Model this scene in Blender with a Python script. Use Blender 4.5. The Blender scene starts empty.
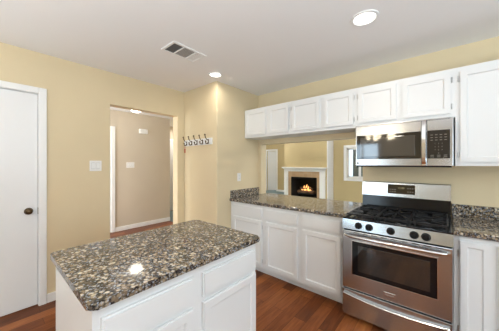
import bpy, bmesh, math, random
from mathutils import Vector, Matrix
random.seed(7)
S = bpy.context.scene
C = S.collection
R = math.radians

# ---------------------------------------------------------------- camera
cam_d = bpy.data.cameras.new('camera')
cam_d.sensor_fit = 'HORIZONTAL'; cam_d.sensor_width = 36.0
cam_d.lens = 36.0 * 226.56 / 499.0
cam_d.shift_y = -1.94 / 499.0
cam_d.clip_start = 0.02
cam = bpy.data.objects.new('camera', cam_d); C.objects.link(cam)
cam.location = (0, 0, 1.3976)
cam.rotation_euler = (R(90), 0, R(40.56))
S.camera = cam

# ---------------------------------------------------------------- world, daylight, exposure
S.view_settings.view_transform = 'Standard'
S.view_settings.look = 'None'
S.view_settings.gamma = 1.0
S.view_settings.use_curve_mapping = False
S.view_settings.exposure = 0.06
W = bpy.data.worlds.new('sky'); S.world = W; W.use_nodes = True
bg = W.node_tree.nodes['Background']
bg.inputs['Color'].default_value = (0.72, 0.86, 1.0, 1); bg.inputs['Strength'].default_value = 2.0

def area(name, loc, rot, sx, sy, power, col=(1, 1, 1), parent=None, shape='RECTANGLE', spread=180):
    d = bpy.data.lights.new(name, 'AREA'); d.shape = shape
    d.size = sx
    if shape in ('RECTANGLE', 'ELLIPSE'): d.size_y = sy
    d.energy = power; d.color = col; d.spread = R(spread)
    o = bpy.data.objects.new(name, d); C.objects.link(o)
    o.location = loc; o.rotation_euler = rot
    if parent: o.parent = parent
    return o
# daylight in the patio door and side window, then added fill lamps
area('daylight_patio_door', (-2.3, -4.28, 1.1), (R(90), 0, 0), 1.1, 2.05, 54, (0.78, 0.89, 1.0))
area('daylight_side_window', (2.78, 0.2, 1.55), (R(90), 0, R(90)), 2.4, 1.2, 62, (0.82, 0.91, 1.0))
area('fill_living_side', (2.98, 5.4, 1.3), (R(90), 0, R(90)), 3.0, 2.0, 32, (0.97, 0.98, 1.0))  # added lamp before a solid wall, brightens the living room
area('fill_far_room', (-7.0, 11.6, 1.8), (R(90), 0, R(180)), 1.0, 1.5, 40, (0.80, 0.90, 1.0))  # added lamp standing for window light; the far room has no opening
area('fill_hall_end', (-4.1, -1.15, 1.4), (R(90), 0, 0), 1.4, 2.0, 120, (0.88, 0.95, 1.0))  # added unseen lamp at the closed hall end, brightens the hall
area('fill_corridor', (-5.6, 3.66, 2.44), (0, 0, 0), 0.3, 0.3, 9, (1.0, 0.97, 0.93))  # added bare lamp lifting the dark corridor end, no fixture there
# added unseen area lamps aimed up, fill light bounced off the ceilings
FILL = (0.84, 0.94, 1.0)
area('bounce_fill_camera', (0.5, -0.8, 1.15), (R(180), 0, 0), 0.8, 0.8, 60, FILL)
area('bounce_fill_right', (1.7, -0.3, 0.85), (R(180), 0, 0), 0.8, 0.8, 50, FILL)
area('bounce_fill_left', (-1.7, -1.0, 1.05), (R(180), 0, 0), 0.8, 0.8, 13, FILL)
area('bounce_fill_living', (-1.5, 5.0, 1.6), (R(180), 0, 0), 0.8, 0.8, 120, (1.0, 0.98, 0.96))
area('bounce_fill_living_left', (-6.2, 6.3, 1.3), (R(180), 0, 0), 0.8, 0.8, 125, (1.0, 0.98, 0.96))

# ---------------------------------------------------------------- materials
def mat(name, col, rough=0.5, metal=0.0, spec=0.5, emit=None, estr=0.0, coat=0.0):
    m = bpy.data.materials.new(name); m.use_nodes = True
    b = m.node_tree.nodes['Principled BSDF']
    b.inputs['Base Color'].default_value = (*col, 1)
    b.inputs['Roughness'].default_value = rough
    b.inputs['Metallic'].default_value = metal
    b.inputs['Specular IOR Level'].default_value = spec
    b.inputs['Coat Weight'].default_value = coat
    if emit:
        b.inputs['Emission Color'].default_value = (*emit, 1)
        b.inputs['Emission Strength'].default_value = estr
    return m
def nt(m): return m.node_tree.nodes, m.node_tree.links, m.node_tree.nodes['Principled BSDF']
def ramp(N, stops, interp='LINEAR'):
    r = N.new('ShaderNodeValToRGB'); r.color_ramp.interpolation = interp
    e = r.color_ramp.elements
    e[0].position, e[0].color = stops[0][0], (*stops[0][1], 1)
    e[1].position, e[1].color = stops[1][0], (*stops[1][1], 1)
    for p, c in stops[2:]:
        k = e.new(p); k.color = (*c, 1)
    return r
def texco(N, L, scale=(1, 1, 1), rot=(0, 0, 0)):
    t = N.new('ShaderNodeTexCoord'); mp = N.new('ShaderNodeMapping')
    mp.inputs['Scale'].default_value = scale; mp.inputs['Rotation'].default_value = rot
    L.new(t.outputs['Object'], mp.inputs['Vector'])
    return mp.outputs['Vector']
def bump_noise(m, scale, strength, dist=0.002):
    N, L, b = nt(m)
    n = N.new('ShaderNodeTexNoise'); n.inputs['Scale'].default_value = scale; n.inputs['Detail'].default_value = 4
    L.new(texco(N, L), n.inputs['Vector'])
    bp = N.new('ShaderNodeBump'); bp.inputs['Strength'].default_value = strength; bp.inputs['Distance'].default_value = dist
    L.new(n.outputs['Fac'], bp.inputs['Height']); L.new(bp.outputs['Normal'], b.inputs['Normal'])
    return m
def wall_paint(name, c):
    m = mat(name, c, 0.6, spec=0.3)
    N, L, b = nt(m)
    n = N.new('ShaderNodeTexNoise'); n.inputs['Scale'].default_value = 1.7; n.inputs['Detail'].default_value = 3
    L.new(texco(N, L), n.inputs['Vector'])
    r = ramp(N, [(0.3, tuple(x * 0.97 for x in c)), (0.7, tuple(min(1, x * 1.03) for x in c))])
    L.new(n.outputs['Fac'], r.inputs['Fac']); L.new(r.outputs['Color'], b.inputs['Base Color'])
    return bump_noise(m, 90, 0.12)

M = {}
M['wall'] = wall_paint('tan_wall_paint', (0.71, 0.595, 0.395))
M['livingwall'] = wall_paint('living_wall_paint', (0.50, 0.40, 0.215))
M['hallwall'] = wall_paint('hall_wall_paint', (0.60, 0.525, 0.42))
M['ceil'] = bump_noise(mat('ceiling_paint', (0.88, 0.875, 0.87), 0.8, spec=0.2), 120, 0.15)
M['white'] = mat('cabinet_white', (0.745, 0.75, 0.75), 0.35, spec=0.4)
M['trim'] = mat('trim_white', (0.84, 0.84, 0.83), 0.4, spec=0.4)
M['door'] = mat('door_white', (0.80, 0.80, 0.80), 0.42, spec=0.4)
M['plastic'] = mat('white_plastic', (0.86, 0.85, 0.83), 0.35)
M['slot'] = mat('slot_grey', (0.25, 0.24, 0.22), 0.5)
M['bronze'] = mat('aged_bronze', (0.10, 0.065, 0.035), 0.28, 0.9)
M['nickel'] = mat('hinge_nickel', (0.62, 0.62, 0.62), 0.3, 1.0)
M['black'] = mat('black_enamel', (0.006, 0.006, 0.007), 0.15, spec=0.3)
M['iron'] = mat('cast_iron', (0.012, 0.012, 0.013), 0.45, spec=0.3)
M['rubber'] = mat('matt_black', (0.008, 0.008, 0.008), 0.5, spec=0.2)
M['glassblack'] = mat('oven_glass', (0.006, 0.006, 0.007), 0.08, spec=0.35)
M['keymark'] = mat('key_marks', (0.20, 0.18, 0.15), 0.5)
M['clock'] = mat('display_segments', (0.25, 0.22, 0.10), 0.4, emit=(0.9, 0.7, 0.25), estr=0.12)
M['red'] = mat('red_leather', (0.42, 0.06, 0.03), 0.5)
M['carpet'] = bump_noise(mat('grey_blue_carpet', (0.20, 0.27, 0.29), 0.9), 300, 0.6, 0.004)
M['lens'] = mat('lamp_lens', (1, 1, 1), 0.4, emit=(1.0, 0.96, 0.90), estr=5)
M['bulb'] = mat('chandelier_shade', (1, 0.95, 0.85), 0.4, emit=(1.0, 0.86, 0.62), estr=15)
M['flame'] = mat('flame', (1, 0.4, 0.1), 0.5, emit=(1.0, 0.50, 0.16), estr=1.6)
M['flamecore'] = mat('flame_core', (1, 0.8, 0.4), 0.5, emit=(1.0, 0.80, 0.45), estr=9)
M['outdark'] = mat('outside_dark', (0.12, 0.14, 0.13), 0.8)
M['soot'] = mat('firebox_soot', (0.02, 0.018, 0.016), 0.8)
M['log'] = bump_noise(mat('charred_log', (0.16, 0.085, 0.045), 0.85), 40, 0.8, 0.01)
M['ventdark'] = mat('vent_shade_dark', (0.16, 0.16, 0.155), 0.7)
M['louver'] = mat('louver_grey', (0.5, 0.5, 0.49), 0.5)
M['cover'] = mat('shade_glass', (0.95, 0.93, 0.88), 0.3, emit=(1.0, 0.92, 0.78), estr=12)

def steel(name, c, rough, scale):
    m = mat(name, c, rough, 1.0)
    return m
M['steel'] = steel('brushed_steel', (0.52, 0.56, 0.60), 0.25, (1, 60, 60))
M['steelmw'] = steel('brushed_steel_oven', (0.40, 0.395, 0.39), 0.22, None)
M['steelv'] = steel('polished_steel', (0.66, 0.65, 0.64), 0.16, (30, 30, 1))

def granite():
    m = mat('speckled_granite', (0.3, 0.25, 0.2), 0.07, spec=0.5)
    N, L, b = nt(m)
    v = texco(N, L)
    dn = N.new('ShaderNodeTexNoise'); dn.inputs['Scale'].default_value = 40; dn.inputs['Detail'].default_value = 3
    L.new(v, dn.inputs['Vector'])
    mx = N.new('ShaderNodeMix'); mx.data_type = 'VECTOR'; mx.inputs[0].default_value = 0.007
    L.new(v, mx.inputs[4]); L.new(dn.outputs['Color'], mx.inputs[5])
    vor = N.new('ShaderNodeTexVoronoi'); vor.inputs['Scale'].default_value = 58
    L.new(mx.outputs[1], vor.inputs['Vector'])
    cell = N.new('ShaderNodeSeparateColor'); L.new(vor.outputs['Color'], cell.inputs['Color'])
    # colour of each pebble
    pc = ramp(N, [(0.0, (0.05, 0.045, 0.042)), (0.25, (0.16, 0.118, 0.078)), (0.5, (0.28, 0.21, 0.135)), (0.75, (0.40, 0.315, 0.21)), (0.95, (0.62, 0.54, 0.42))])
    L.new(cell.outputs['Red'], pc.inputs['Fac'])
    rim = ramp(N, [(0.36, (1, 1, 1)), (0.62, (0.0, 0.0, 0.0))])
    L.new(vor.outputs['Distance'], rim.inputs['Fac'])
    mc = N.new('ShaderNodeMix'); mc.data_type = 'RGBA'
    mn = N.new('ShaderNodeTexNoise'); mn.inputs['Scale'].default_value = 75; mn.inputs['Detail'].default_value = 2
    L.new(v, mn.inputs['Vector'])
    mrp = ramp(N, [(0.44, (0.010, 0.011, 0.014)), (0.62, (0.13, 0.10, 0.07))]); L.new(mn.outputs['Fac'], mrp.inputs['Fac'])
    L.new(rim.outputs['Color'], mc.inputs[0]); L.new(mrp.outputs['Color'], mc.inputs[6]); L.new(pc.outputs['Color'], mc.inputs[7])
    # fine flecks
    v2 = N.new('ShaderNodeTexVoronoi'); v2.inputs['Scale'].default_value = 190; L.new(v, v2.inputs['Vector'])
    c2 = N.new('ShaderNodeSeparateColor'); L.new(v2.outputs['Color'], c2.inputs['Color'])
    f2 = ramp(N, [(0.80, (0, 0, 0)), (0.9, (1, 1, 1))]); L.new(c2.outputs['Green'], f2.inputs['Fac'])
    sc = N.new('ShaderNodeMath'); sc.operation = 'MULTIPLY'; sc.inputs[1].default_value = 0.65
    L.new(f2.outputs['Color'], sc.inputs[0])
    m2 = N.new('ShaderNodeMix'); m2.data_type = 'RGBA'
    L.new(sc.outputs[0], m2.inputs[0]); L.new(mc.outputs[2], m2.inputs[6]); m2.inputs[7].default_value = (0.42, 0.47, 0.54, 1)
    L.new(m2.outputs[2], b.inputs['Base Color'])
    return m
M['granite'] = granite()

def wood_floor():
    m = mat('red_brown_planks', (0.2, 0.07, 0.03), 0.30, spec=0.15)
    N, L, b = nt(m)
    v = texco(N, L, rot=(0, 0, R(90)))
    br = N.new('ShaderNodeTexBrick'); br.offset = 0.37; br.offset_frequency = 2
    br.inputs['Scale'].default_value = 1.0
    br.inputs['Brick Width'].default_value = 0.92; br.inputs['Row Height'].default_value = 0.115
    br.inputs['Mortar Size'].default_value = 0.0012; br.inputs['Mortar Smooth'].default_value = 0.2; br.inputs['Bias'].default_value = 0.0
    br.inputs['Color1'].default_value = (0, 0, 0, 1); br.inputs['Color2'].default_value = (1, 1, 1, 1); br.inputs['Mortar'].default_value = (0, 0, 0, 1)
    L.new(v, br.inputs['Vector'])
    g = N.new('ShaderNodeTexNoise'); g.inputs['Scale'].default_value = 5; g.inputs['Detail'].default_value = 8; g.inputs['Distortion'].default_value = 0.6
    v2 = texco(N, L, (9, 0.9, 1)); 
    ad = N.new('ShaderNodeVectorMath'); ad.operation = 'ADD'
    ml = N.new('ShaderNodeVectorMath'); ml.operation = 'SCALE'; ml.inputs['Scale'].default_value = 7.0
    L.new(br.outputs['Color'], ml.inputs[0]); L.new(v2, ad.inputs[0]); L.new(ml.outputs[0], ad.inputs[1])
    L.new(ad.outputs[0], g.inputs['Vector'])
    mixv = N.new('ShaderNodeMix'); mixv.data_type = 'FLOAT'; mixv.inputs[0].default_value = 0.55
    L.new(br.outputs['Color'], mixv.inputs[2]); L.new(g.outputs['Fac'], mixv.inputs[3])
    r = ramp(N, [(0.12, (0.065, 0.018, 0.006)), (0.38, (0.16, 0.045, 0.014)), (0.6, (0.27, 0.085, 0.026)), (0.85, (0.42, 0.16, 0.05))])
    L.new(mixv.outputs[0], r.inputs['Fac'])
    dk = N.new('ShaderNodeMix'); dk.data_type = 'RGBA'
    L.new(br.outputs['Fac'], dk.inputs[0]); L.new(r.outputs['Color'], dk.inputs[6]); dk.inputs[7].default_value = (0.025, 0.009, 0.005, 1)
    L.new(dk.outputs[2], b.inputs['Base Color'])
    bp = N.new('ShaderNodeBump'); bp.inputs['Strength'].default_value = 0.15; bp.inputs['Distance'].default_value = 0.002
    L.new(g.outputs['Fac'], bp.inputs['Height']); L.new(bp.outputs['Normal'], b.inputs['Normal'])
    return m
M['wood'] = wood_floor()

def tile():
    m = mat('hearth_tile', (0.5, 0.35, 0.2), 0.4)
    N, L, b = nt(m)
    br = N.new('ShaderNodeTexBrick'); br.offset = 0; br.inputs['Scale'].default_value = 1
    br.inputs['Brick Width'].default_value = 0.15; br.inputs['Row Height'].default_value = 0.15; br.inputs['Mortar Size'].default_value = 0.004
    br.inputs['Color1'].default_value = (0.40, 0.255, 0.14, 1); br.inputs['Color2'].default_value = (0.48, 0.32, 0.185, 1); br.inputs['Mortar'].default_value = (0.42, 0.34, 0.25, 1)
    L.new(texco(N, L, rot=(R(90), 0, 0)), br.inputs['Vector']); L.new(br.outputs['Color'], b.inputs['Base Color'])
    return m
M['tile'] = tile()

def pane_mat():
    m = bpy.data.materials.new('window_glass'); m.use_nodes = True
    N, L = m.node_tree.nodes, m.node_tree.links
    N.remove(N['Principled BSDF'])
    t = N.new('ShaderNodeBsdfTransparent'); g = N.new('ShaderNodeBsdfGlossy'); g.inputs['Roughness'].default_value = 0.02
    t.inputs['Color'].default_value = (0.9, 0.95, 0.97, 1)
    mx = N.new('ShaderNodeMixShader'); mx.inputs[0].default_value = 0.08
    L.new(t.outputs[0], mx.inputs[1]); L.new(g.outputs[0], mx.inputs[2]); L.new(mx.outputs[0], N['Material Output'].inputs['Surface'])
    return m
M['pane'] = pane_mat()

# ---------------------------------------------------------------- mesh helpers
def box(bm, x0, x1, y0, y1, z0, z1, bev=0.0, seg=2):
    vs = [bm.verts.new(p) for p in ((x0,y0,z0),(x1,y0,z0),(x1,y1,z0),(x0,y1,z0),(x0,y0,z1),(x1,y0,z1),(x1,y1,z1),(x0,y1,z1))]
    fs = [bm.faces.new([vs[i] for i in f]) for f in ((0,3,2,1),(4,5,6,7),(0,1,5,4),(1,2,6,5),(2,3,7,6),(3,0,4,7))]
    if bev > 0:
        es = set(e for f in fs for e in f.edges)
        bmesh.ops.bevel(bm, geom=list(es), offset=bev, segments=seg, affect='EDGES', profile=0.5)
    return fs
def BX(*a, bev=0.0, seg=2):
    bm = bmesh.new(); box(bm, *a, bev=bev, seg=seg); return bm
def cyl(bm, p0, p1, r0, r1=None, n=20, caps=True):
    p0, p1 = Vector(p0), Vector(p1); r1 = r0 if r1 is None else r1
    d = (p1 - p0).normalized(); a = d.orthogonal().normalized(); b = d.cross(a)
    A = [bm.verts.new(p0 + (a*math.cos(2*math.pi*i/n) + b*math.sin(2*math.pi*i/n))*r0) for i in range(n)]
    B = [bm.verts.new(p1 + (a*math.cos(2*math.pi*i/n) + b*math.sin(2*math.pi*i/n))*r1) for i in range(n)]
    for i in range(n): bm.faces.new((A[i], A[(i+1)%n], B[(i+1)%n], B[i]))
    if caps: bm.faces.new(A[::-1]); bm.faces.new(B)
def lathe(bm, prof, n=28, origin=(0,0,0), axis='Z'):
    """prof: list of (radius, height) turned about an axis through origin"""
    rings = []
    o = Vector(origin)
    for r, h in prof:
        ring = []
        for i in range(n):
            t = 2*math.pi*i/n; c, s = r*math.cos(t), r*math.sin(t)
            p = {'Z': (c, s, h), 'X': (h, c, s), 'Y': (s, h, c)}[axis]
            ring.append(bm.verts.new(o + Vector(p)))
        rings.append(ring)
    for k in range(len(rings)-1):
        for i in range(n):
            bm.faces.new((rings[k][i], rings[k][(i+1)%n], rings[k+1][(i+1)%n], rings[k+1][i]))
    if prof[0][0] > 1e-6: bm.faces.new(rings[0][::-1])
    if prof[-1][0] > 1e-6: bm.faces.new(rings[-1])
    bmesh.ops.remove_doubles(bm, verts=[v for r in rings for v in r], dist=1e-6)
    bmesh.ops.recalc_face_normals(bm, faces=bm.faces)
def tube(bm, pts, r, n=10):
    pts = [Vector(p) for p in pts]; prev = None; rings = []
    up = None
    for i, p in enumerate(pts):
        d = ((pts[min(i+1, len(pts)-1)] - pts[max(i-1, 0)])).normalized()
        a = d.orthogonal().normalized() if up is None else (up - d*up.dot(d)).normalized()
        up = a; b = d.cross(a)
        rr = r[i] if isinstance(r, (list, tuple)) else r
        rings.append([bm.verts.new(p + (a*math.cos(2*math.pi*k/n) + b*math.sin(2*math.pi*k/n))*rr) for k in range(n)])
    for k in range(len(rings)-1):
        for i in range(n):
            bm.faces.new((rings[k][i], rings[k][(i+1)%n], rings[k+1][(i+1)%n], rings[k+1][i]))
    bm.faces.new(rings[0][::-1]); bm.faces.new(rings[-1])
def prism(bm, pts, z0, z1):
    A = [bm.verts.new((x, y, z0)) for x, y in pts]; B = [bm.verts.new((x, y, z1)) for x, y in pts]
    n = len(pts)
    bm.faces.new(A[::-1]); bm.faces.new(B)
    for i in range(n): bm.faces.new((A[i], A[(i+1)%n], B[(i+1)%n], B[i]))
def extrude_x(bm, yz, x0, x1):
    A = [bm.verts.new((x0, y, z)) for y, z in yz]; B = [bm.verts.new((x1, y, z)) for y, z in yz]
    n = len(yz)
    bm.faces.new(A); bm.faces.new(B[::-1])
    for i in range(n): bm.faces.new((A[(i+1)%n], A[i], B[i], B[(i+1)%n]))
    bmesh.ops.recalc_face_normals(bm, faces=bm.faces)
def obj(name, bm, m, parent=None, smooth=False, loc=None, rot=None):
    me = bpy.data.meshes.new(name)
    bm.normal_update(); bm.to_mesh(me); bm.free()
    o = bpy.data.objects.new(name, me); C.objects.link(o)
    me.materials.append(M[m] if isinstance(m, str) else m)
    if smooth:
        for p in me.polygons: p.use_smooth = True
        try:
            me.set_sharp_from_angle(angle=R(35))
        except Exception: pass
    if parent is not None: o.parent = parent
    if loc is not None: o.location = loc
    if rot is not None: o.rotation_euler = rot
    return o
def thing(name, label, cat, loc=(0, 0, 0), rotz=0, group=None):
    o = bpy.data.objects.new(name, None); C.objects.link(o); o.empty_display_size = 0.1
    o.location = loc; o.rotation_euler = (0, 0, rotz); return tag(o, label, cat, group)
def tag(o, label, cat, group=None):
    o['label'] = label; o['category'] = cat
    if group: o['group'] = group
    return o
def struct(name, bm, m, parent=None, smooth=False, label=None):
    o = obj(name, bm, m, parent, smooth)
    if parent is None: o['kind'] = 'structure'
    if label: o['label'] = label
    return o
def structE(name, loc=(0, 0, 0), rotz=0, label=None):
    o = bpy.data.objects.new(name, None); C.objects.link(o); o.location = loc; o.rotation_euler = (0, 0, rotz); o['kind'] = 'structure'
    if label: o['label'] = label
    return o
def copy_tree(o, parent=None):
    c = o.copy(); C.objects.link(c)
    if parent is not None: c.parent = parent
    for ch in list(o.children): copy_tree(ch, c)
    return c
def text(name, body, size, m, parent, loc, rot=(R(90), 0, 0), ext=0.0006, align='CENTER', space=1.0):
    cu = bpy.data.curves.new(name, 'FONT'); cu.body = body; cu.size = size; cu.extrude = ext
    cu.align_x = align; cu.align_y = 'CENTER'; cu.space_line = space
    o = bpy.data.objects.new(name, cu); C.objects.link(o); o.location = loc; o.rotation_euler = rot; o.parent = parent
    cu.materials.append(M[m])
    bpy.context.view_layer.update()
    me = bpy.data.meshes.new_from_object(o.evaluated_get(bpy.context.evaluated_depsgraph_get()))
    q = bpy.data.objects.new(name, me); C.objects.link(q); q.location = loc; q.rotation_euler = rot; q.parent = parent
    if not me.materials: me.materials.append(M[m])
    bpy.data.objects.remove(o); return q

# ---------------------------------------------------------------- the setting
XL, YC, XS, YW, ZC = -3.0255, 1.990, -2.268, 2.867, 2.490     # left wall, corner block front, corner block side, cabinet wall, ceiling
WT = 0.125
struct('floor', BX(-6.3, 2.85, -4.35, YW + 0.06, -0.08, 0), 'wood', label='reddish brown wood plank floor')
struct('floor_living', BX(-8.2, 3.05, YW + 0.06, 12.2, -0.08, 0), 'carpet')
bm = bmesh.new(); box(bm, -8.2, 3.05, -4.35, 7.82, ZC, ZC + 0.12); box(bm, -8.2, -2.86, 7.82, 12.2, ZC, ZC + 0.12)
struct('ceiling', bm, 'ceil', label='flat pale grey ceiling')

bm = bmesh.new()
DY0, DY1, DZ = -0.432, 0.345, 2.085                 # closet door opening
OY0, OY1, OZ = 0.972, 1.878, 2.108                  # hall opening
x0, x1 = XL - WT, XL
box(bm, x0, x1, -4.35, DY0, 0, ZC); box(bm, x0, x1, DY0, DY1, DZ, ZC); box(bm, x0, x1, DY1, OY0, 0, ZC)
box(bm, x0, x1, OY0, OY1, OZ, ZC); box(bm, x0, x1, OY1, YC, 0, ZC)
box(bm, x0 - 0.5, x0 - 0.45, DY0 - 0.1, DY1 + 0.1, 0, ZC)
struct('wall_left', bm, 'wall')
struct('wall_corner', BX(XL - WT, XS, YC, YW + WT, 0, ZC, bev=0.006), 'wall', label='corner wall block jutting into the kitchen')
bm = bmesh.new()
PX0, PX1, PZ0, PZ1 = -2.205, -0.715, 0.874, 1.703   # pass-through
box(bm, XS, PX0, YW, YW + WT, 0, ZC); box(bm, PX0, PX1, YW, YW + WT, 0, PZ0); box(bm, PX0, PX1, YW, YW + WT, PZ1, ZC)
box(bm, PX1, 2.85, YW, YW + WT, 0, ZC)
struct('wall_back', bm, 'wall')
# wall behind the camera with a patio door and a window, wall to the right with a window
bm = bmesh.new(); yb0, yb1 = -4.32, -4.2
box(bm, -3.15, -2.85, yb0, yb1, 0, ZC); box(bm, -2.85, -1.75, yb0, yb1, 2.15, ZC); box(bm, -1.75, 2.85, yb0, yb1, 0, ZC)
struct('wall_front', bm, 'wall')
bm = bmesh.new(); xr0, xr1 = 2.70, 2.82
box(bm, xr0, xr1, -4.2, -1.0, 0, ZC); box(bm, xr0, xr1, -1.0, 1.4, 0, 0.95); box(bm, xr0, xr1, -1.0, 1.4, 2.15, ZC); box(bm, xr0, xr1, 1.4, YW, 0, ZC)
struct('wall_right', bm, 'wall')

def window(n, x0, x1, z0, z1, loc, rotz, mull, cas=0.08, sash=0.045, rails=()):
    """window in a wall whose room face is local y=0, room on the -y side"""
    w = structE('window_%d' % n, loc, rotz)
    bm = bmesh.new()
    box(bm, x0-cas, x0, -0.018, 0, z0-cas, z1+cas, bev=0.004); box(bm, x1, x1+cas, -0.018, 0, z0-cas, z1+cas, bev=0.004)
    box(bm, x0, x1, -0.018, 0, z1, z1+cas, bev=0.004); box(bm, x0-0.02, x1+0.02, -0.035, 0, z0-0.03, z0, bev=0.004); box(bm, x0, x1, -0.018, 0, z0-cas, z0-0.03, bev=0.004)
    obj('casing', bm, 'trim', w)
    bm = bmesh.new(); y0, y1 = 0.045, 0.085
    box(bm, x0, x0+sash, y0, y1, z0, z1, bev=0.003); box(bm, x1-sash, x1, y0, y1, z0, z1, bev=0.003)
    box(bm, x0, x1, y0, y1, z0, z0+sash, bev=0.003); box(bm, x0, x1, y0, y1, z1-sash, z1, bev=0.003)
    for mx in mull: box(bm, mx-sash*0.6, mx+sash*0.6, y0, y1, z0, z1, bev=0.003)
    for rz in rails: box(bm, x0, x1, y0, y1, rz-0.02, rz+0.02, bev=0.003)
    obj('sash', bm, 'trim', w)
    obj('pane', BX(x0+0.02, x1-0.02, 0.062, 0.066, z0+0.02, z1-0.02), 'pane', w)
    return w
window(1, -0.55, 0.55, 0.02, 2.15, (-2.3, -4.2, 0), R(180), (0.0,))
window(2, -1.2, 1.2, 0.95, 2.15, (2.70, 0.2, 0), R(-90), (-0.4, 0.4))

# hall
bm = bmesh.new()
HX = -5.10
box(bm, HX - 0.12, HX, -1.2, 2.955, 0, ZC); box(bm, -6.2, HX - 0.115, 2.84, 2.955, 0, ZC)
struct('wall_hall', bm, 'hallwall')
struct('wall_hall_end', BX(-6.25, -6.12, 2.84, 4.02, 0, ZC), 'hallwall')
struct('wall_hall_side', BX(-6.2, XL - WT, -1.3, -1.2, 0, ZC), 'hallwall')
struct('wall_hall_living', BX(-8.2, XL - WT, 3.9, 4.02, 0, ZC), 'wall')
struct('wall_hall_corner', BX(XL - WT, XL, YW + WT, 4.02, 0, ZC), 'wall')

# living room
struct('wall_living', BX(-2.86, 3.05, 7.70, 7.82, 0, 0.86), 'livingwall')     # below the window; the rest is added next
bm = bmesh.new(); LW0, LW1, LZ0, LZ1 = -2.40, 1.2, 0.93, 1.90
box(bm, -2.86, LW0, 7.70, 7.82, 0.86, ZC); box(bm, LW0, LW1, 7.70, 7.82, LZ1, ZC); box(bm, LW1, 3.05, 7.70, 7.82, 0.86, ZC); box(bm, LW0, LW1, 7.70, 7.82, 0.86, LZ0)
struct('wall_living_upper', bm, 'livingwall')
window(3, LW0, LW1, LZ0, LZ1, (0, 7.70, 0), 0, (-2.02, -1.2, 0.0), cas=0.095, sash=0.055, rails=())
bm = bmesh.new()
FX0, FX1, FZ = -4.146, -3.212, 0.915                   # firebox opening
box(bm, -4.455, FX0, 7.20, 8.2, 0, ZC); box(bm, FX1, -2.862, 7.20, 7.82, 0, ZC); box(bm, FX0, FX1, 7.20, 7.82, FZ, ZC); box(bm, FX0, FX1, 7.20, 7.82, 0, 0.16)
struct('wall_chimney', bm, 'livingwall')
struct('chimney_side', BX(-2.862, -2.838, 7.195, 7.70, 0, ZC), 'trim', label='off-white side face of the chimney breast')  # side return of the breast, off-white all over
struct('backdrop_outside', BX(-2.7, 4.5, 9.4, 9.5, 0, 2.6), 'outdark'); struct('ground_outside', BX(-2.7, 4.5, 7.82, 12.2, -0.3, -0.02), 'outdark')  # added dark backdrop that makes the living room window read dark
LYD = 9.60
bm = bmesh.new(); EX0, EX1 = -7.02, -6.42              # doorway in the farthest wall
box(bm, -8.2, EX0, LYD, LYD+0.12, 0, ZC); box(bm, EX0, EX1, LYD, LYD+0.12, 2.05, ZC); box(bm, EX1, -4.30, LYD, LYD+0.12, 0, ZC)
box(bm, -4.455, -4.33, 8.2, LYD, 0, ZC)
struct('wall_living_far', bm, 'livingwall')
struct('wall_living_side', BX(3.05, 3.15, YW, 7.8, 0, ZC), 'wall')
struct('wall_living_left', BX(-8.3, -8.2, 3.9, 12.2, 0, ZC), 'wall')
struct('wall_far_room', BX(-8.2, -4.2, 12.1, 12.2, 0, ZC), 'trim')
struct('wall_far_room_side', BX(-5.4, -5.3, LYD+0.12, 12.1, 0, ZC), 'trim')

# baseboards
def base(name, *segs):
    bm = bmesh.new()
    for s in segs: box(bm, *s, 0, 0.09, bev=0.004)
    return struct(name, bm, 'trim')
t = 0.014
base('baseboard_left', (XL, XL+t, -4.2, DY0-0.06), (XL, XL+t, DY1+0.06, OY0), (XL, XL+t, OY1, YC))
base('baseboard_corner', (XL, XS, YC-t, YC), (XS, XS+t, YC-t, 2.24))
base('baseboard_hall', (HX, HX+t, 1.735, 2.955), (HX, HX+t, -1.2, 0.83))
base('baseboard_hall_end', (-6.12, -6.12+t, 2.955, 3.30))
base('baseboard_living', (-2.838, 3.05, 7.70-t, 7.70), (EX1+0.08, -4.455, LYD-t, LYD))

def casing(bm, a0, a1, z, w, face, axis, out):
    """door casing around an opening a0..a1 in a wall face; axis the wall runs along"""
    for (p0, p1, q0, q1) in ((a0-w, a0, 0, z+w), (a1, a1+w, 0, z+w), (a0, a1, z, z+w)):
        if axis == 'Y': box(bm, min(face, face+out), max(face, face+out), p0, p1, q0, q1, bev=0.004)
        else: box(bm, p0, p1, min(face, face+out), max(face, face+out), q0, q1, bev=0.004)

# closet door in the left wall
d1 = structE('door_1', (XL, 0, 0), 0, 'white flush closet door in the left wall')
obj('slab', BX(-0.060, -0.022, DY0+0.006, DY1-0.006, 0.008, DZ-0.005, bev=0.002), 'door', d1)
bm = bmesh.new(); casing(bm, DY0, DY1, DZ, 0.058, 0, 'Y', 0.018); obj('casing', bm, 'trim', d1)
bm = bmesh.new(); box(bm, -WT, 0.0, DY0-0.001, DY0+0.003, 0, DZ); box(bm, -WT, 0.0, DY1-0.003, DY1+0.001, 0, DZ); box(bm, -WT, 0, DY0, DY1, DZ-0.003, DZ+0.001)
obj('jamb', bm, 'trim', d1)
bm = bmesh.new(); lathe(bm, [(0.0, 0.056), (0.014, 0.055), (0.025, 0.047), (0.028, 0.037), (0.022, 0.026), (0.011, 0.018), (0.011, 0.006), (0.033, 0.005), (0.033, 0.0)], 24, (-0.022, 0.275, 0.937), 'X')
obj('door_knob', bm, 'bronze', d1, True)
obj('strike_plate', BX(-0.021, -0.004, DY1-0.006, DY1-0.0025, 0.90, 0.965), 'bronze', d1)
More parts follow.
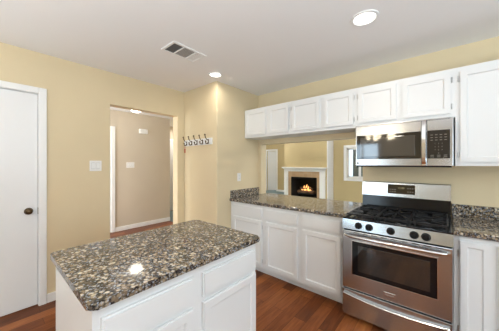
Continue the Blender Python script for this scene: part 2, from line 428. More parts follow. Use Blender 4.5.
# hall door left of the hall wall, end door
d2 = structE('door_2', (HX, 0, 0), 0)
bm = bmesh.new(); casing(bm, 0.90, 1.66, 2.085, 0.07, 0, 'Y', 0.02); obj('casing', bm, 'trim', d2)
obj('slab', BX(0.0, 0.010, 0.90, 1.66, 0.01, 2.085, bev=0.002), 'door', d2)
bm = bmesh.new(); lathe(bm, [(0.0, 0.056), (0.022, 0.047), (0.026, 0.037), (0.011, 0.018), (0.011, 0.006), (0.03, 0.005), (0.03, 0.0)], 20, (0.01, 0.97, 0.94), 'X'); obj('door_knob', bm, 'bronze', d2, True)
d3 = structE('door_3', (-6.12, 0, 0), 0)
bm = bmesh.new(); casing(bm, 3.38, 3.86, 2.05, 0.075, 0, 'Y', 0.02); obj('casing', bm, 'trim', d3)
obj('slab', BX(0.0, 0.010, 3.38, 3.86, 0.01, 2.05, bev=0.002), 'door', d3)
# half open door far beyond the living room
d4 = structE('door_4', (0, LYD, 0), 0, 'white door standing half open beyond the living room')
bm = bmesh.new(); casing(bm, EX0, EX1, 2.05, 0.075, 0, 'X', -0.02); obj('casing', bm, 'trim', d4)
bm = bmesh.new(); box(bm, 0, 0.58, -0.02, 0.018, 0.01, 2.04, bev=0.003)
ds = obj('slab', bm, 'door', d4, loc=(EX0+0.03, 0.04, 0), rot=(0, 0, R(42)))
bm = bmesh.new(); lathe(bm, [(0.0, -0.06), (0.024, -0.05), (0.028, -0.04), (0.011, -0.02), (0.011, -0.006), (0.03, -0.005), (0.03, 0.0)], 16, (0.51, -0.02, 0.95), 'Y'); obj('door_knob', bm, 'bronze', ds, True)

# ---------------------------------------------------------------- cabinets (local frame: front face y=0 looking to -y, floor z=0)
def panel_door(w, h, t=0.019, fr=0.055):
    bm = bmesh.new()
    fs = box(bm, 0, w, -t, 0, 0, h)
    front = fs[2]
    es = list(front.edges)
    bmesh.ops.bevel(bm, geom=es, offset=0.005, segments=2, affect='EDGES')
    bm.faces.ensure_lookup_table()
    front = min((f for f in bm.faces if f.normal.y < -0.9 or True), key=lambda f: (f.calc_center_median().y, -f.calc_area()))
    front = max((f for f in bm.faces if abs(f.calc_center_median().y + t) < 1e-5), key=lambda f: f.calc_area())
    bmesh.ops.inset_region(bm, faces=[front], thickness=fr, depth=0)
    bmesh.ops.inset_region(bm, faces=[front], thickness=0.012, depth=-0.009)
    return bm
def drawer_front(w, h, t=0.019):
    bm = bmesh.new()
    fs = box(bm, 0, w, -t, 0, 0, h)
    bmesh.ops.bevel(bm, geom=list(fs[2].edges), offset=0.008, segments=2, affect='EDGES')
    return bm
def hinge_bm(x, z):
    bm = bmesh.new(); box(bm, x-0.006, x+0.006, -0.0035, 0, z-0.022, z+0.022, bev=0.0012); cyl(bm, (x, -0.006, z-0.024), (x, -0.006, z+0.024), 0.0042, n=10)
    return bm
def base_body(w, depth, h=0.876, toe=0.07, toeh=0.085):
    bm = bmesh.new(); box(bm, 0, w, 0, depth, toeh, h); box(bm, 0.0, w, toe, depth, 0.002, toeh + 0.001)
    return bm
def base_unit(label, x0, x1, fx0, fx1, hinges=(), depth=0.60, y=2.2486, group='white base cabinets along the pass-through'):
    c = thing('base_cabinet', label, 'cabinet', (x0, y, 0), 0, group)
    obj('body', base_body(x1-x0, depth), 'white', c)
    a = fx0 - x0; w = fx1 - fx0
    if True:
        obj('drawer', drawer_front(w, 0.125), 'white', c, loc=(a, 0, 0.715))
        d = obj('door', panel_door(w, 0.568), 'white', c, loc=(a, 0, 0.115))
        for hx in hinges:
            for hz in (0.07, 0.49): obj('hinge', hinge_bm(hx - fx0, hz), 'nickel', d)
    return c
base_unit('white base cabinet with drawer at the corner, beside the granite side splash', XS+0.002, -1.676, -2.215, -1.715, (-1.708,), group='white base cabinets left of the stove')
base_unit('white base cabinet with drawer, middle of the three left of the stove', -1.676, -1.188, -1.655, -1.222, (-1.664,), group='white base cabinets left of the stove')
base_unit('white base cabinet with drawer directly left of the stove', -1.188, -0.706, -1.160, -0.752, (-0.744,), group='white base cabinets left of the stove')

def door_unit(label, x0, x1, fx0, fx1, hinges, y=2.2486):
    c = thing('base_cabinet', label, 'cabinet', (x0, y, 0), 0, 'white base cabinets right of the stove')
    obj('body', base_body(x1-x0, 0.60), 'white', c)
    d = obj('door', panel_door(fx1-fx0, 0.725, fr=0.045), 'white', c, loc=(fx0-x0, 0, 0.115))
    for hx in hinges:
        for hz in (0.08, 0.63): obj('hinge', hinge_bm(hx-fx0, hz), 'nickel', d)
    return c
door_unit('narrow white base cabinet directly right of the stove', 0.057, 0.266, 0.090, 0.248, (0.082,))
door_unit('white base cabinet at the right edge, past the narrow one', 0.266, 0.80, 0.278, 0.78, ())

# upper cabinets
def upper_unit(label, x0, x1, z0, z1, doors, hinges, y=2.5377, depth=0.325, group='short white wall cabinets', dz0=0.032, dz1=0.035):
    c = thing('wall_cabinet', label, 'cabinet', (x0, y, z0), 0, group)
    bm = bmesh.new(); box(bm, 0, x1-x0, 0, depth, 0, z1-z0, bev=0.0015)
    obj('body', bm, 'white', c)
    for i, (a, b) in enumerate(doors):
        d = obj('door', panel_door(b-a, z1-z0-dz0-dz1, fr=0.05), 'white', c, loc=(a-x0, 0, dz0))
        for hx in hinges[i]:
            for hz in (0.06, z1-z0-dz0-dz1-0.06): obj('hinge', hinge_bm(hx-a, hz), 'nickel', d)
    return c
UZ0, UZ1 = 1.774, 2.190
upper_unit('short white two-door wall cabinet above the pass-through, against the corner wall', XS+0.002, -1.482, UZ0, UZ1, [(-2.235, -1.866), (-1.818, -1.506)], [(), (-1.497,)])
upper_unit('short white two-door wall cabinet above the pass-through, beside the microwave cabinet', -1.482, -0.700, UZ0, UZ1, [(-1.458, -1.090), (-1.046, -0.724)], [(-1.467,), (-0.715,)])
upper_unit('short white two-door wall cabinet directly above the microwave', -0.700, 0.074, UZ0+0.008, UZ1, [(-0.674, -0.338), (-0.292, 0.046)], [(-0.683,), (0.055,)])
upper_unit('tall white wall cabinet right of the microwave', 0.074, 0.90, 1.378, UZ1, [(0.103, 0.50), (0.52, 0.88)], [(0.094,), ()], group='tall white wall cabinets', dz0=0.03)

# peninsula countertop, granite splashes
def rounded_slab(x0, x1, y0, y1, z0, z1, rad, corners=(1, 1, 1, 1), bev=0.006):
    pts = []
    for k, (cx, cy, a0) in enumerate(((x0, y0, 180), (x1, y0, 270), (x1, y1, 0), (x0, y1, 90))):
        if corners[k]:
            ox = cx + rad if cx == x0 else cx - rad; oy = cy + rad if cy == y0 else cy - rad
            for j in range(7):
                a = R(a0 + 15*j); pts.append((ox + rad*math.cos(a), oy + rad*math.sin(a)))
        else: pts.append((cx, cy))
    bm = bmesh.new(); prism(bm, pts, z0, z1)
    es = [e for e in bm.edges if abs(e.verts[0].co.z - e.verts[1].co.z) < 1e-6]
    bmesh.ops.bevel(bm, geom=es, offset=bev, segments=3, affect='EDGES')
    return bm
CT0, CT1 = 0.876, 0.914
tag(obj('countertop', rounded_slab(XS+0.001, -0.706, 2.2186, 3.03, CT0+0.0005, CT1, 0.02, (0, 0, 0, 0)), 'granite', smooth=True),
    'speckled granite countertop left of the stove, running through the pass-through', 'countertop', 'granite countertops')
tag(obj('countertop', rounded_slab(0.057, 0.82, 2.2186, YW, CT0+0.0005, CT1, 0.02, (0, 0, 0, 0)), 'granite', smooth=True),
    'speckled granite countertop right of the stove', 'countertop', 'granite countertops')
tag(obj('backsplash', BX(XS, XS+0.02, 2.235, YW, CT1+0.0005, 1.02, bev=0.003), 'granite'), 'low granite splash on the corner wall, left end of the counter', 'backsplash', 'granite backsplashes')
tag(obj('backsplash', BX(0.060, 0.82, YW-0.02, YW, CT1+0.0005, 1.02, bev=0.003), 'granite'), 'low granite splash on the wall right of the stove', 'backsplash', 'granite backsplashes')

# ---------------------------------------------------------------- island (front looks to +x: rotated 90 degrees)
IX, IY0, IY1, IXB = -0.941, 0.246, 1.160, -1.572
isl = thing('island_cabinet', 'white kitchen island cabinet with drawers and doors under its granite top', 'cabinet', (IX, IY0, 0), R(90))
Wd = IY1 - IY0; Dp = IX - IXB
bm = bmesh.new(); box(bm, 0, Wd, 0, Dp, 0.085, 0.883, bev=0.0015); box(bm, 0.0, Wd, 0.07, Dp, 0.001, 0.086)
box(bm, 0.0, 0.02, 0.0, Dp, 0.001, 0.086)
obj('body', bm, 'white', isl)
for a, b in ((0.026, 0.418), (0.476, 0.900)):
    obj('drawer', drawer_front(b-a, 0.125), 'white', isl, loc=(a, 0, 0.716))
    obj('door', panel_door(b-a, 0.575), 'white', isl, loc=(a, 0, 0.115))
tag(obj('island_countertop', rounded_slab(-1.630, -0.918, 0.229, 1.195, 0.884, CT1, 0.028), 'granite', smooth=True),
    'speckled brown granite top with rounded corners on the white island', 'countertop', 'granite countertops')

# ---------------------------------------------------------------- gas range
RX, RY, RW = -0.703, 2.1205, 0.757
rg = thing('gas_range', 'stainless steel gas range with black cooktop between the base cabinets', 'stove', (RX, RY, 0))
YB = YW - RY - 0.004
bm = bmesh.new(); box(bm, 0.003, RW-0.003, 0.045, YB, 0.03, 0.885); 
for fx in (0.05, RW-0.05):
    for fy in (0.12, YB-0.08): cyl(bm, (fx, fy, 0.0), (fx, fy, 0.035), 0.018, n=12)
obj('body', bm, 'rubber', rg)
# cooktop tray with raised lip
bm = bmesh.new(); box(bm, 0, RW, 0.02, YB-0.05, 0.885, 0.900, bev=0.004)
box(bm, 0, 0.018, 0.02, YB-0.05, 0.900, 0.912, bev=0.003); box(bm, RW-0.018, RW, 0.02, YB-0.05, 0.900, 0.912, bev=0.003); box(bm, 0, RW, 0.012, 0.034, 0.898, 0.912, bev=0.004)
obj('cooktop', bm, 'black', rg)
# control panel, slightly sloped
bm = bmesh.new(); extrude_x(bm, [(0.0, 0.812), (0.012, 0.898), (0.06, 0.898), (0.06, 0.812)], 0.0, RW)
bmesh.ops.bevel(bm, geom=[e for e in bm.edges], offset=0.003, segments=2, affect='EDGES')
cp = obj('control_panel', bm, 'steel', rg)
for kx in (0.137, 0.222, 0.380, 0.533, 0.605):
    bm = bmesh.new(); lathe(bm, [(0.0, -0.034), (0.020, -0.034), (0.023, -0.030), (0.024, -0.008), (0.029, -0.006), (0.029, 0.0)], 24, (kx, 0.006, 0.853), 'Y')
    box(bm, kx-0.004, kx+0.004, -0.034, -0.010, 0.834, 0.872, bev=0.002)
    obj('knob', bm, 'rubber', cp, True)
# oven door
od = obj('oven_door', BX(0.004, RW-0.004, 0.0, 0.044, 0.285, 0.800, bev=0.005), 'steel', rg)
obj('window', BX(0.088, 0.670, -0.003, 0.004, 0.418, 0.712, bev=0.002), 'glassblack', od)
bm = bmesh.new()
for a, b, z0, z1 in ((0.080, 0.678, 0.410, 0.418), (0.080, 0.678, 0.712, 0.720), (0.080, 0.088, 0.418, 0.712), (0.670, 0.678, 0.418, 0.712)): box(bm, a, b, -0.0035, 0.002, z0, z1, bev=0.001)
obj('window_trim', bm, 'steelv', od)
bm = bmesh.new()
for a, b, z0, z1 in ((0.135, 0.630, 0.455, 0.680),): box(bm, a, b, -0.0036, -0.001, z0, z1, bev=0.001)
obj('inner_glass', bm, mat('oven_inner_glass', (0.02, 0.02, 0.018), 0.05, spec=0.8, coat=0.4), od)
bm = bmesh.new(); hz = 0.762
pts = [(0.020 + 0.717*i/14, -0.030 - 0.022*math.sin(math.pi*i/14)**0.6 if 0 < i < 14 else -0.012, hz - 0.0*i) for i in range(15)]
tube(bm, pts, [0.008] + [0.013]*13 + [0.008], 12)
for hx in (0.026, RW-0.026): cyl(bm, (hx, 0.002, hz), (hx, -0.03, hz), 0.010, n=12)
obj('handle', bm, 'steelv', od, True)
bg_ = obj('badge', BX(0.331, 0.415, -0.004, 0.002, 0.318, 0.354, bev=0.002), 'steelv', od)
text('badge_lettering', 'FRIGIDAIRE', 0.013, 'slot', bg_, (0.373, -0.0042, 0.336))
for i in range(9):
    sx = 0.10 + i*0.07
    obj('vent_slot', BX(sx, sx+0.045, -0.0012, 0.004, 0.787, 0.793), 'rubber', od)
# drawer
dr = obj('drawer', BX(0.004, RW-0.004, 0.0, 0.044, 0.046, 0.272, bev=0.004), 'steel', rg)
bm = bmesh.new()
n = 18; prof = []
for i in range(n+1):
    u = i/n; x = 0.018 + 0.72*u; zc = 0.243 - 0.026*math.sin(math.pi*u)
    prof.append((x, zc, 0.004 + 0.012*math.sin(math.pi*u)))
rings = []
for x, zc, th in prof:
    rings.append([bm.verts.new(p) for p in ((x, 0.0, zc+0.010), (x, -0.022, zc+0.006), (x, -0.030, zc), (x, -0.026, zc-0.006), (x, 0.0, zc-0.004-th*0.2))])
for k in range(n):
    for i in range(5): bm.faces.new((rings[k][i], rings[k][(i+1)%5], rings[k+1][(i+1)%5], rings[k+1][i]))
bm.faces.new(rings[0]); bm.faces.new(rings[-1][::-1]); bmesh.ops.recalc_face_normals(bm, faces=bm.faces)
obj('handle', bm, 'steelv', dr, True)
# burners and grates
burn = [(0.17, 0.20), (0.17, 0.46), (0.378, 0.33), (0.59, 0.20), (0.59, 0.46)]
for bx_, by_ in burn:
    bm = bmesh.new(); lathe(bm, [(0.0, 0.917), (0.034, 0.917), (0.038, 0.913), (0.038, 0.908), (0.030, 0.907), (0.045, 0.905), (0.048, 0.900), (0.0, 0.900)], 24, (bx_, by_, 0)); obj('burner', bm, 'iron', rg, True)
def bar(bm, x0, y0, x1, y1, z, w=0.011, h=0.014):
    d = Vector((x1-x0, y1-y0)).normalized(); nrm = Vector((-d.y, d.x))*w/2
    A = [(x0+nrm.x, y0+nrm.y), (x0-nrm.x, y0-nrm.y), (x1-nrm.x, y1-nrm.y), (x1+nrm.x, y1+nrm.y)]
    prism(bm, A, z, z+h)
for gx0, gx1 in ((0.030, 0.262), (0.268, 0.490), (0.496, 0.728)):
    bm = bmesh.new(); z = 0.930; y0, y1 = 0.060, 0.600; mx = (gx0+gx1)/2; my = (y0+y1)/2
    for a in ((gx0, y0, gx1, y0), (gx0, y1, gx1, y1), (gx0, y0, gx0, y1), (gx1, y0, gx1, y1), (gx0, my, gx1, my)): bar(bm, *a, z)
    for cy in ((0.20, 0.46) if gx0 != 0.268 else (0.33,)):
        for k in range(4 if gx0 != 0.268 else 8):
            a = (math.pi/4 if gx0 != 0.268 else 0) + k*(math.pi/2 if gx0 != 0.268 else math.pi/4)
            bar(bm, mx+0.028*math.cos(a), cy+0.028*math.sin(a), mx+0.125*math.cos(a), cy+0.125*math.sin(a) if gx0 != 0.268 else cy+0.20*math.sin(a), z, 0.009)
        bar(bm, gx0, cy, mx-0.03, cy, z, 0.009); bar(bm, mx+0.03, cy, gx1, cy, z, 0.009)
    for px in (gx0+0.008, gx1-0.008):
        for py in (y0+0.01, my, y1-0.01): cyl(bm, (px, py, 0.899), (px, py, 0.934), 0.006, n=8)
    obj('grate', bm, 'iron', rg)
# backguard
bm = bmesh.new(); extrude_x(bm, [(YB-0.060, 0.895), (YB-0.045, 1.050), (YB, 1.050), (YB, 0.895)], 0.0, RW); gb = obj('backguard_base', bm, 'black', rg)
bm = bmesh.new(); extrude_x(bm, [(YB-0.066, 1.050), (YB-0.052, 1.192), (YB-0.040, 1.200), (YB, 1.200), (YB, 1.050)], 0.0, RW)
gd = obj('backguard', bm, 'steel', rg)
bm = bmesh.new(); extrude_x(bm, [(YB-0.0672, 1.082), (YB-0.0585, 1.178), (YB-0.050, 1.178), (YB-0.050, 1.082)], 0.252, 0.487)
dsp = obj('display', bm, mat('display_glass', (0.030, 0.022, 0.012), 0.08, spec=0.6), gd)
ry = YB - 0.0640
tl = R(90 - 5.2)
text('clock_digits', '12:00', 0.026, 'clock', dsp, (0.370, ry-0.0005, 1.142), (tl, 0, 0))
for j in range(2):
    for i in range(3):
        obj('touch_key', BX(0.268+i*0.022, 0.280+i*0.022, ry-0.0020, ry+0.002, 1.100+j*0.022, 1.107+j*0.022), 'keymark', dsp)
        obj('touch_key', BX(0.425+i*0.020, 0.433+i*0.020, ry-0.0035, ry+0.002, 1.103+j*0.035, 1.112+j*0.035), 'keymark', dsp)

# ---------------------------------------------------------------- microwave
MX, MY, MZ, MWd, MH = -0.686, 2.478, 1.366, 0.748, 0.414
mw = thing('microwave', 'stainless steel over-the-range microwave with black glass door', 'microwave', (MX, MY, MZ))
obj('body', BX(0.0, MWd, 0.030, YW-MY-0.004, 0.012, MH, bev=0.003), mat('microwave_case', (0.55, 0.55, 0.55), 0.4, 0.6), mw)
obj('underside', BX(0.01, MWd-0.01, 0.012, YW-MY-0.02, 0.0, 0.012), 'rubber', mw)
md = obj('door', BX(0.0, 0.575, 0.0, 0.030, 0.010, MH, bev=0.004), 'steelmw', mw)
obj('window', BX(0.012, 0.562, -0.002, 0.003, 0.075, 0.314, bev=0.0015), mat('microwave_glass', (0.012, 0.010, 0.009), 0.05, spec=0.8, coat=0.0), md)
obj('inner_window', BX(0.045, 0.495, -0.0028, 0.0, 0.100, 0.285, bev=0.0015), mat('microwave_screen', (0.045, 0.040, 0.036), 0.06, spec=0.8, coat=0.6), md)
bm = bmesh.new()
hp = []
hx0, hx1 = 0.537, 0.577
zs = [0.018 + 0.378*i/12 for i in range(13)]
rings = []
for i, z in enumerate(zs):
    bow = -0.030 - 0.016*math.sin(math.pi*i/12) if 0 < i < 12 else -0.026
    rings.append([bm.verts.new(p) for p in ((hx0, bow+0.012, z), (hx0+0.007, bow, z), (hx1-0.007, bow, z), (hx1, bow+0.012, z))])
for k in range(12):
    for i in range(4): bm.faces.new((rings[k][i], rings[k][(i+1)%4], rings[k+1][(i+1)%4], rings[k+1][i]))
bm.faces.new(rings[0]); bm.faces.new(rings[-1][::-1])
for z in (0.03, 0.372): box(bm, hx0+0.006, hx1-0.006, -0.028, 0.002, z-0.012, z+0.012)
bmesh.ops.recalc_face_normals(bm, faces=bm.faces)
obj('handle', bm, 'steelv', md)
bm = bmesh.new(); lathe(bm, [(0.0, -0.003), (0.009, -0.003), (0.0105, -0.001), (0.0105, 0.001)], 20, (0.022, 0.0, 0.036), 'Y'); obj('badge', bm, 'slot', md, True)
pn = obj('control_panel', BX(0.577, MWd, 0.0, 0.030, 0.010, MH, bev=0.004), 'steelmw', mw)
kp = obj('keypad', BX(0.582, 0.728, -0.002, 0.003, 0.075, 0.314, bev=0.0015), mat('keypad_black', (0.02, 0.016, 0.013), 0.15, spec=0.5), pn)
text('key_lettering', '1    2    3\n4    5    6\n7    8    9\n0', 0.014, 'keymark', kp, (0.655, -0.0022, 0.160), space=1.9)
for r_ in range(3):
    for c_ in range(4): obj('function_key', BX(0.602+c_*0.030, 0.618+c_*0.030, -0.0026, 0.0, 0.228+r_*0.022, 0.233+r_*0.022), 'keymark', kp)
for r_ in range(2):
    for c_ in range(3): obj('function_key', BX(0.602+c_*0.043, 0.625+c_*0.043, -0.0026, 0.0, 0.086+r_*0.014, 0.090+r_*0.014), 'keymark', kp)
bm = bmesh.new()
for i in range(40): box(bm, 0.02+i*0.0178, 0.031+i*0.0178, -0.001, 0.004, MH-0.014, MH-0.009)
obj('vent_slots', bm, 'rubber', md)

# ---------------------------------------------------------------- small wall fittings
def switch(label, loc, rotz, n, w=0.118, h=0.118, group='light switches'):
    s = thing('light_switch', label, 'light switch', loc, rotz, group)
    obj('plate', BX(-w/2, w/2, -0.006, 0, -h/2, h/2, bev=0.003), 'plastic', s)
    for i in range(n):
        x = (i - (n-1)/2)*0.046
        bm = bmesh.new(); extrude_x(bm, [(-0.006, -0.033), (-0.012, -0.030), (-0.008, 0.033), (-0.006, 0.033)], x-0.0165, x+0.0165); obj('rocker', bm, 'trim', s)
        bm = bmesh.new(); 
        for a, b, c, d in ((x-0.0185, x-0.0165, -0.036, 0.036), (x+0.0165, x+0.0185, -0.036, 0.036), (x-0.0185, x+0.0185, -0.036, -0.033), (x-0.0185, x+0.0185, 0.033, 0.036)): box(bm, a, b, -0.0066, -0.004, c, d)
        obj('rocker_gap', bm, 'louver', s)
    return s
switch('white double rocker switch on the tan wall between door and hall opening', (XL, 0.825, 1.372), R(90), 2)
switch('white wide switch plate on the hall wall, seen through the opening', (HX, 2.03, 1.366), R(90), 3, 0.165, 0.118)
o = thing('wall_outlet', 'white outlet on the corner wall above the granite side splash', 'outlet', (XS, 2.412, 1.20), R(90))
obj('plate', BX(-0.036, 0.036, -0.006, 0, -0.059, 0.059, bev=0.003), 'plastic', o)
for dz in (-0.022, 0.022):
    s = obj('socket', BX(-0.016, 0.016, -0.008, -0.004, dz-0.015, dz+0.015, bev=0.003), 'trim', o)
    bm = bmesh.new(); box(bm, -0.008, -0.006, -0.0085, -0.007, dz-0.004, dz+0.006); box(bm, 0.006, 0.008, -0.0085, -0.007, dz-0.004, dz+0.006); obj('slots', bm, 'slot', s)
ch = thing('door_chime', 'small white chime box high on the hall wall', 'door chime', (HX, 2.30, 2.112), R(90))
obj('cover', BX(-0.09, 0.09, -0.045, 0, -0.05, 0.05, bev=0.008), 'plastic', ch)
bm = bmesh.new()
for i in range(4): box(bm, -0.07, 0.07, -0.0465, -0.044, -0.032+i*0.019, -0.028+i*0.019)
obj('sound_slots', bm, 'louver', ch)

# hook rack on the corner wall
rk = thing('coat_rack', 'white board with dark double hooks on the corner wall', 'coat rack', (-2.672, YC, 1.702))
obj('board', BX(-0.325, 0.318, -0.018, 0, -0.045, 0.045, bev=0.005), 'trim', rk)
hooks = [-0.255, -0.128, 0.0, 0.125, 0.250]
for hx in hooks:
    bm = bmesh.new()
    box(bm, hx-0.010, hx+0.010, -0.022, -0.017, -0.036, 0.030, bev=0.003)
    tube(bm, [(hx, -0.022, 0.012), (hx, -0.045, 0.020), (hx, -0.068, 0.045), (hx, -0.078, 0.080)], [0.006, 0.006, 0.006, 0.006], 8)
    lathe(bm, [(0.0, 0.072), (0.009, 0.076), (0.011, 0.084), (0.007, 0.092), (0.0, 0.094)], 12, (hx, -0.078, 0.0))
    tube(bm, [(hx, -0.022, -0.016), (hx, -0.040, -0.036), (hx, -0.058, -0.034), (hx, -0.064, -0.012)], [0.007, 0.008, 0.008, 0.007], 8)
    lathe(bm, [(0.0, -0.016), (0.010, -0.012), (0.012, -0.004), (0.008, 0.004), (0.0, 0.006)], 12, (hx, -0.064, 0.0))
    obj('hook', bm, 'bronze', rk, True)
bm = bmesh.new(); hx = -2.672 - 0.255
tube(bm, [(hx-0.006, YC-0.052, 1.672), (hx, YC-0.050, 1.640), (hx, YC-0.050, 1.615), (hx+0.004, YC-0.046, 1.672)], 0.0022, 6)
box(bm, hx-0.014, hx+0.014, YC-0.054, YC-0.047, 1.555, 1.618, bev=0.003)
tag(obj('key_fob', bm, 'red'), 'small red fob hanging from the leftmost hook of the rack', 'key fob')

# ceiling fittings
def downlight(label, x, y, r, power):
    o = thing('recessed_light', label, 'ceiling light', (x, y, ZC), 0, 'recessed ceiling lights')
    bm = bmesh.new(); lathe(bm, [(r*0.74, -0.001), (r*0.74, -0.004), (r*0.80, -0.010), (r*0.97, -0.008), (r, -0.003), (r, -0.0005)], 40); obj('trim_ring', bm, 'trim', o, True)
    bm = bmesh.new(); lathe(bm, [(0.0, -0.004), (r*0.70, -0.004), (r*0.75, -0.002), (r*0.75, -0.001)], 40); obj('lens', bm, 'lens', o)
    area('downlight_lamp', (0, 0, -0.016), (0, 0, 0), r*1.3, r*1.3, power, (1.0, 0.93, 0.82), o, 'DISK', 170)
    return o
downlight('round recessed ceiling light above the stove side, the larger looking of two', -0.45, 1.853, 0.098, 4)
downlight('round recessed ceiling light in front of the corner wall', -2.124, 1.840, 0.085, 3)

vt = thing('ceiling_vent', 'white rectangular ceiling air register with louvre shade coloured dark to white', 'air vent', (-1.930, 1.275, ZC))
bm = bmesh.new(); w, l = 0.112, 0.185
for a in ((-w, w, -l, -l+0.022), (-w, w, l-0.022, l), (-w, -w+0.022, -l+0.022, l-0.022), (w-0.022, w, -l+0.022, l-0.022), (-w+0.02, w-0.02, -0.068, -0.058), (-w+0.02, w-0.02, 0.068, 0.078)): box(bm, *a, -0.010, -0.0005, bev=0.002)
obj('frame', bm, 'trim', vt)
obj('duct', BX(-w+0.02, w-0.02, -l+0.02, l-0.02, -0.0025, -0.0008), 'ventdark', vt)
def louvers(y0, y1, n, ang, width):
    bm = bmesh.new()
    for i in range(n):
        y = y0 + (y1-y0)*(i+0.5)/n; c, s = math.cos(ang)*width/2, math.sin(ang)*width/2
        A = [(-w+0.021, y-c, -0.0055-s), (w-0.021, y-c, -0.0055-s), (w-0.021, y+c, -0.0055+s), (-w+0.021, y+c, -0.0055+s)]
        vs = [bm.verts.new(p) for p in A] + [bm.verts.new((p[0], p[1], p[2]+0.0006)) for p in A]
        for f in ((0,3,2,1),(4,5,6,7),(0,1,5,4),(1,2,6,5),(2,3,7,6),(3,0,4,7)): bm.faces.new([vs[k] for k in f])
    return bm
obj('louvre_panel', louvers(-0.163, -0.068, 6, R(20), 0.006), 'ventdark', vt)  # shade of the differing louvre directions is put into the panel colours
obj('louvre_panel', louvers(-0.058, 0.068, 8, R(12), 0.0150), 'louver', vt)
obj('louvre_panel', louvers(0.078, 0.163, 6, R(3), 0.0137), 'trim', vt)

hl = thing('hall_ceiling_light', 'glowing white dome light on the hall ceiling', 'ceiling light', (-4.45, 1.88, ZC))
bm = bmesh.new(); lathe(bm, [(0.0, -0.002), (0.118, -0.002), (0.124, -0.012), (0.114, -0.024), (0.0, -0.024)], 32); obj('base', bm, 'trim', hl, True)
bm = bmesh.new(); lathe(bm, [(0.112, -0.024), (0.110, -0.055), (0.092, -0.090), (0.052, -0.112), (0.0, -0.120)], 32); obj('dome', bm, 'cover', hl, True)

# chandelier over the dining corner behind the camera (seen mirrored in the microwave door)
cd = thing('chandelier', 'bronze five-light chandelier mirrored in the microwave door', 'chandelier', (-1.19, -1.5, ZC))
bm = bmesh.new(); lathe(bm, [(0.0, 0.0), (0.06, -0.001), (0.055, -0.02), (0.012, -0.03), (0.008, -0.05), (0.008, -0.430), (0.03, -0.450), (0.04, -0.490), (0.02, -0.550), (0.012, -0.590), (0.0, -0.600)], 20); obj('stem', bm, 'bronze', cd, True)
for k in range(5):
    a = 2*math.pi*k/5 + 0.3; c, s = math.cos(a), math.sin(a)
    bm = bmesh.new(); tube(bm, [(0.02*c, 0.02*s, -0.490), (0.10*c, 0.10*s, -0.560), (0.20*c, 0.20*s, -0.560), (0.27*c, 0.27*s, -0.490)], 0.008, 8); obj('arm', bm, 'bronze', cd, True)
    bm = bmesh.new(); lathe(bm, [(0.0, -0.495), (0.03, -0.490), (0.045, -0.460), (0.055, -0.410), (0.062, -0.380), (0.058, -0.380), (0.04, -0.460), (0.0, -0.480)], 20, (0.28*c, 0.28*s, 0)); obj('shade', bm, 'bulb', cd, True)
    pl = bpy.data.lights.new('chandelier_bulb', 'POINT'); pl.energy = 4; pl.color = (1.0, 0.86, 0.66); pl.shadow_soft_size = 0.05
    po = bpy.data.objects.new('chandelier_bulb', pl); C.objects.link(po); po.parent = cd; po.location = (0.28*c, 0.28*s, -0.330)

# ---------------------------------------------------------------- fireplace in the living room
fp = thing('fireplace', 'white mantel fireplace with tan tile seen through the pass-through', 'fireplace', (-3.679, 7.20, 0))
bm = bmesh.new(); a, b = -0.772, 0.768; i0, i1 = -0.610, 0.582
box(bm, a, i0, -0.05, 0.0, 0, 1.13, bev=0.005); box(bm, i1, b, -0.05, 0, 0, 1.13, bev=0.005); box(bm, i0, i1, -0.05, 0, 1.12, 1.21, bev=0.003); box(bm, a, i0, -0.05, 0, 1.12, 1.21); box(bm, i1, b, -0.05, 0, 1.12, 1.21)
box(bm, a-0.02, b+0.02, -0.09, 0, 1.205, 1.230, bev=0.005)
obj('mantel_frame', bm, 'trim', fp)
obj('mantel_shelf', BX(a-0.04, b+0.04, -0.15, 0, 1.230, 1.270, bev=0.005), 'trim', fp)
bm = bmesh.new(); box(bm, i0, FX0+3.679, -0.025, 0, 0, 1.12); box(bm, FX1+3.679, i1, -0.025, 0, 0, 1.12); box(bm, FX0+3.679, FX1+3.679, -0.025, 0, FZ, 1.12); box(bm, FX0+3.679, FX1+3.679, -0.025, 0, 0, 0.16)
obj('tile_surround', bm, 'tile', fp)
bm = bmesh.new(); f0, f1 = FX0+3.679, FX1+3.679
box(bm, f0, f0+0.01, 0.0, 0.5, 0.16, FZ); box(bm, f1-0.01, f1, 0, 0.5, 0.16, FZ); box(bm, f0, f1, 0.49, 0.5, 0.16, FZ); box(bm, f0, f1, 0, 0.5, FZ-0.01, FZ); box(bm, f0, f1, 0, 0.5, 0.16, 0.17)
obj('firebox', bm, 'soot', fp)
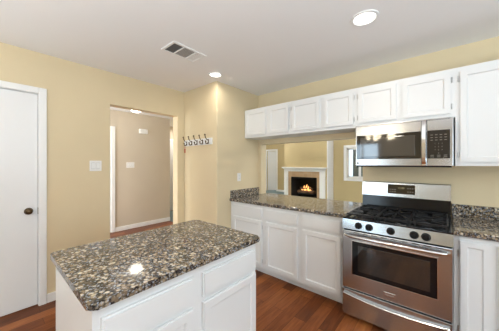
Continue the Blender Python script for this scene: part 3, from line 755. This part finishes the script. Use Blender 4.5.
bm = bmesh.new(); box(bm, f0-0.015, f0+0.012, -0.035, -0.01, 0.16, FZ+0.012); box(bm, f1-0.012, f1+0.015, -0.035, -0.01, 0.16, FZ+0.012); box(bm, f0, f1, -0.035, -0.01, FZ-0.05, FZ+0.012)
obj('firebox_frame', bm, 'rubber', fp)
bm = bmesh.new()
for i in range(7): cyl(bm, (-0.27+i*0.09, 0.08, 0.33), (-0.27+i*0.09, 0.40, 0.33), 0.009, n=8)
for yy in (0.1, 0.38):
    cyl(bm, (-0.30, yy, 0.322), (0.30, yy, 0.322), 0.009, n=8)
    for xx in (-0.26, 0.26): cyl(bm, (xx, yy, 0.17), (xx, yy, 0.322), 0.009, n=8)
obj('fire_grate', bm, 'iron', fp)
def log(label, p0, p1, r):
    bm = bmesh.new(); n = 7
    pts = [Vector(p0).lerp(Vector(p1), i/n) + Vector((0, 0, 0.012*math.sin(i*1.7))) for i in range(n+1)]
    tube(bm, pts, [r*(0.92+0.1*math.sin(i*2.3)) for i in range(n+1)], 12)
    tag(obj('fire_log', bm, 'log', smooth=True), label, 'log', 'logs in the fireplace')
log('charred log at the front of the fireplace grate', (-3.98, 7.33, 0.405), (-3.40, 7.35, 0.405), 0.058)
log('charred log at the back of the fireplace grate', (-3.93, 7.50, 0.405), (-3.38, 7.48, 0.405), 0.06)
log('charred log lying across the top of the burning pile', (-3.90, 7.38, 0.515), (-3.46, 7.44, 0.512), 0.044)
bm = bmesh.new(); bm2 = bmesh.new()
for i, (fx, fy, h, r_) in enumerate(((-3.86, 7.41, 0.13, 0.04), (-3.76, 7.40, 0.24, 0.05), (-3.68, 7.42, 0.30, 0.055), (-3.61, 7.40, 0.22, 0.05), (-3.53, 7.42, 0.16, 0.045), (-3.70, 7.34, 0.10, 0.05), (-3.57, 7.33, 0.09, 0.05))):
    pts = [(fx + 0.012*math.sin(3*k/6*2+i), fy, 0.44 + 0.8*h*k/6) for k in range(7)]
    tube(bm, pts, [0.75*r_*q for q in (0.5, 0.95, 1.0, 0.8, 0.5, 0.25, 0.04)], 10)
fl = obj('flames', bm, 'flame', smooth=True); tag(fl, 'orange flames of the fire burning in the fireplace', 'fire'); fl['kind'] = 'stuff'
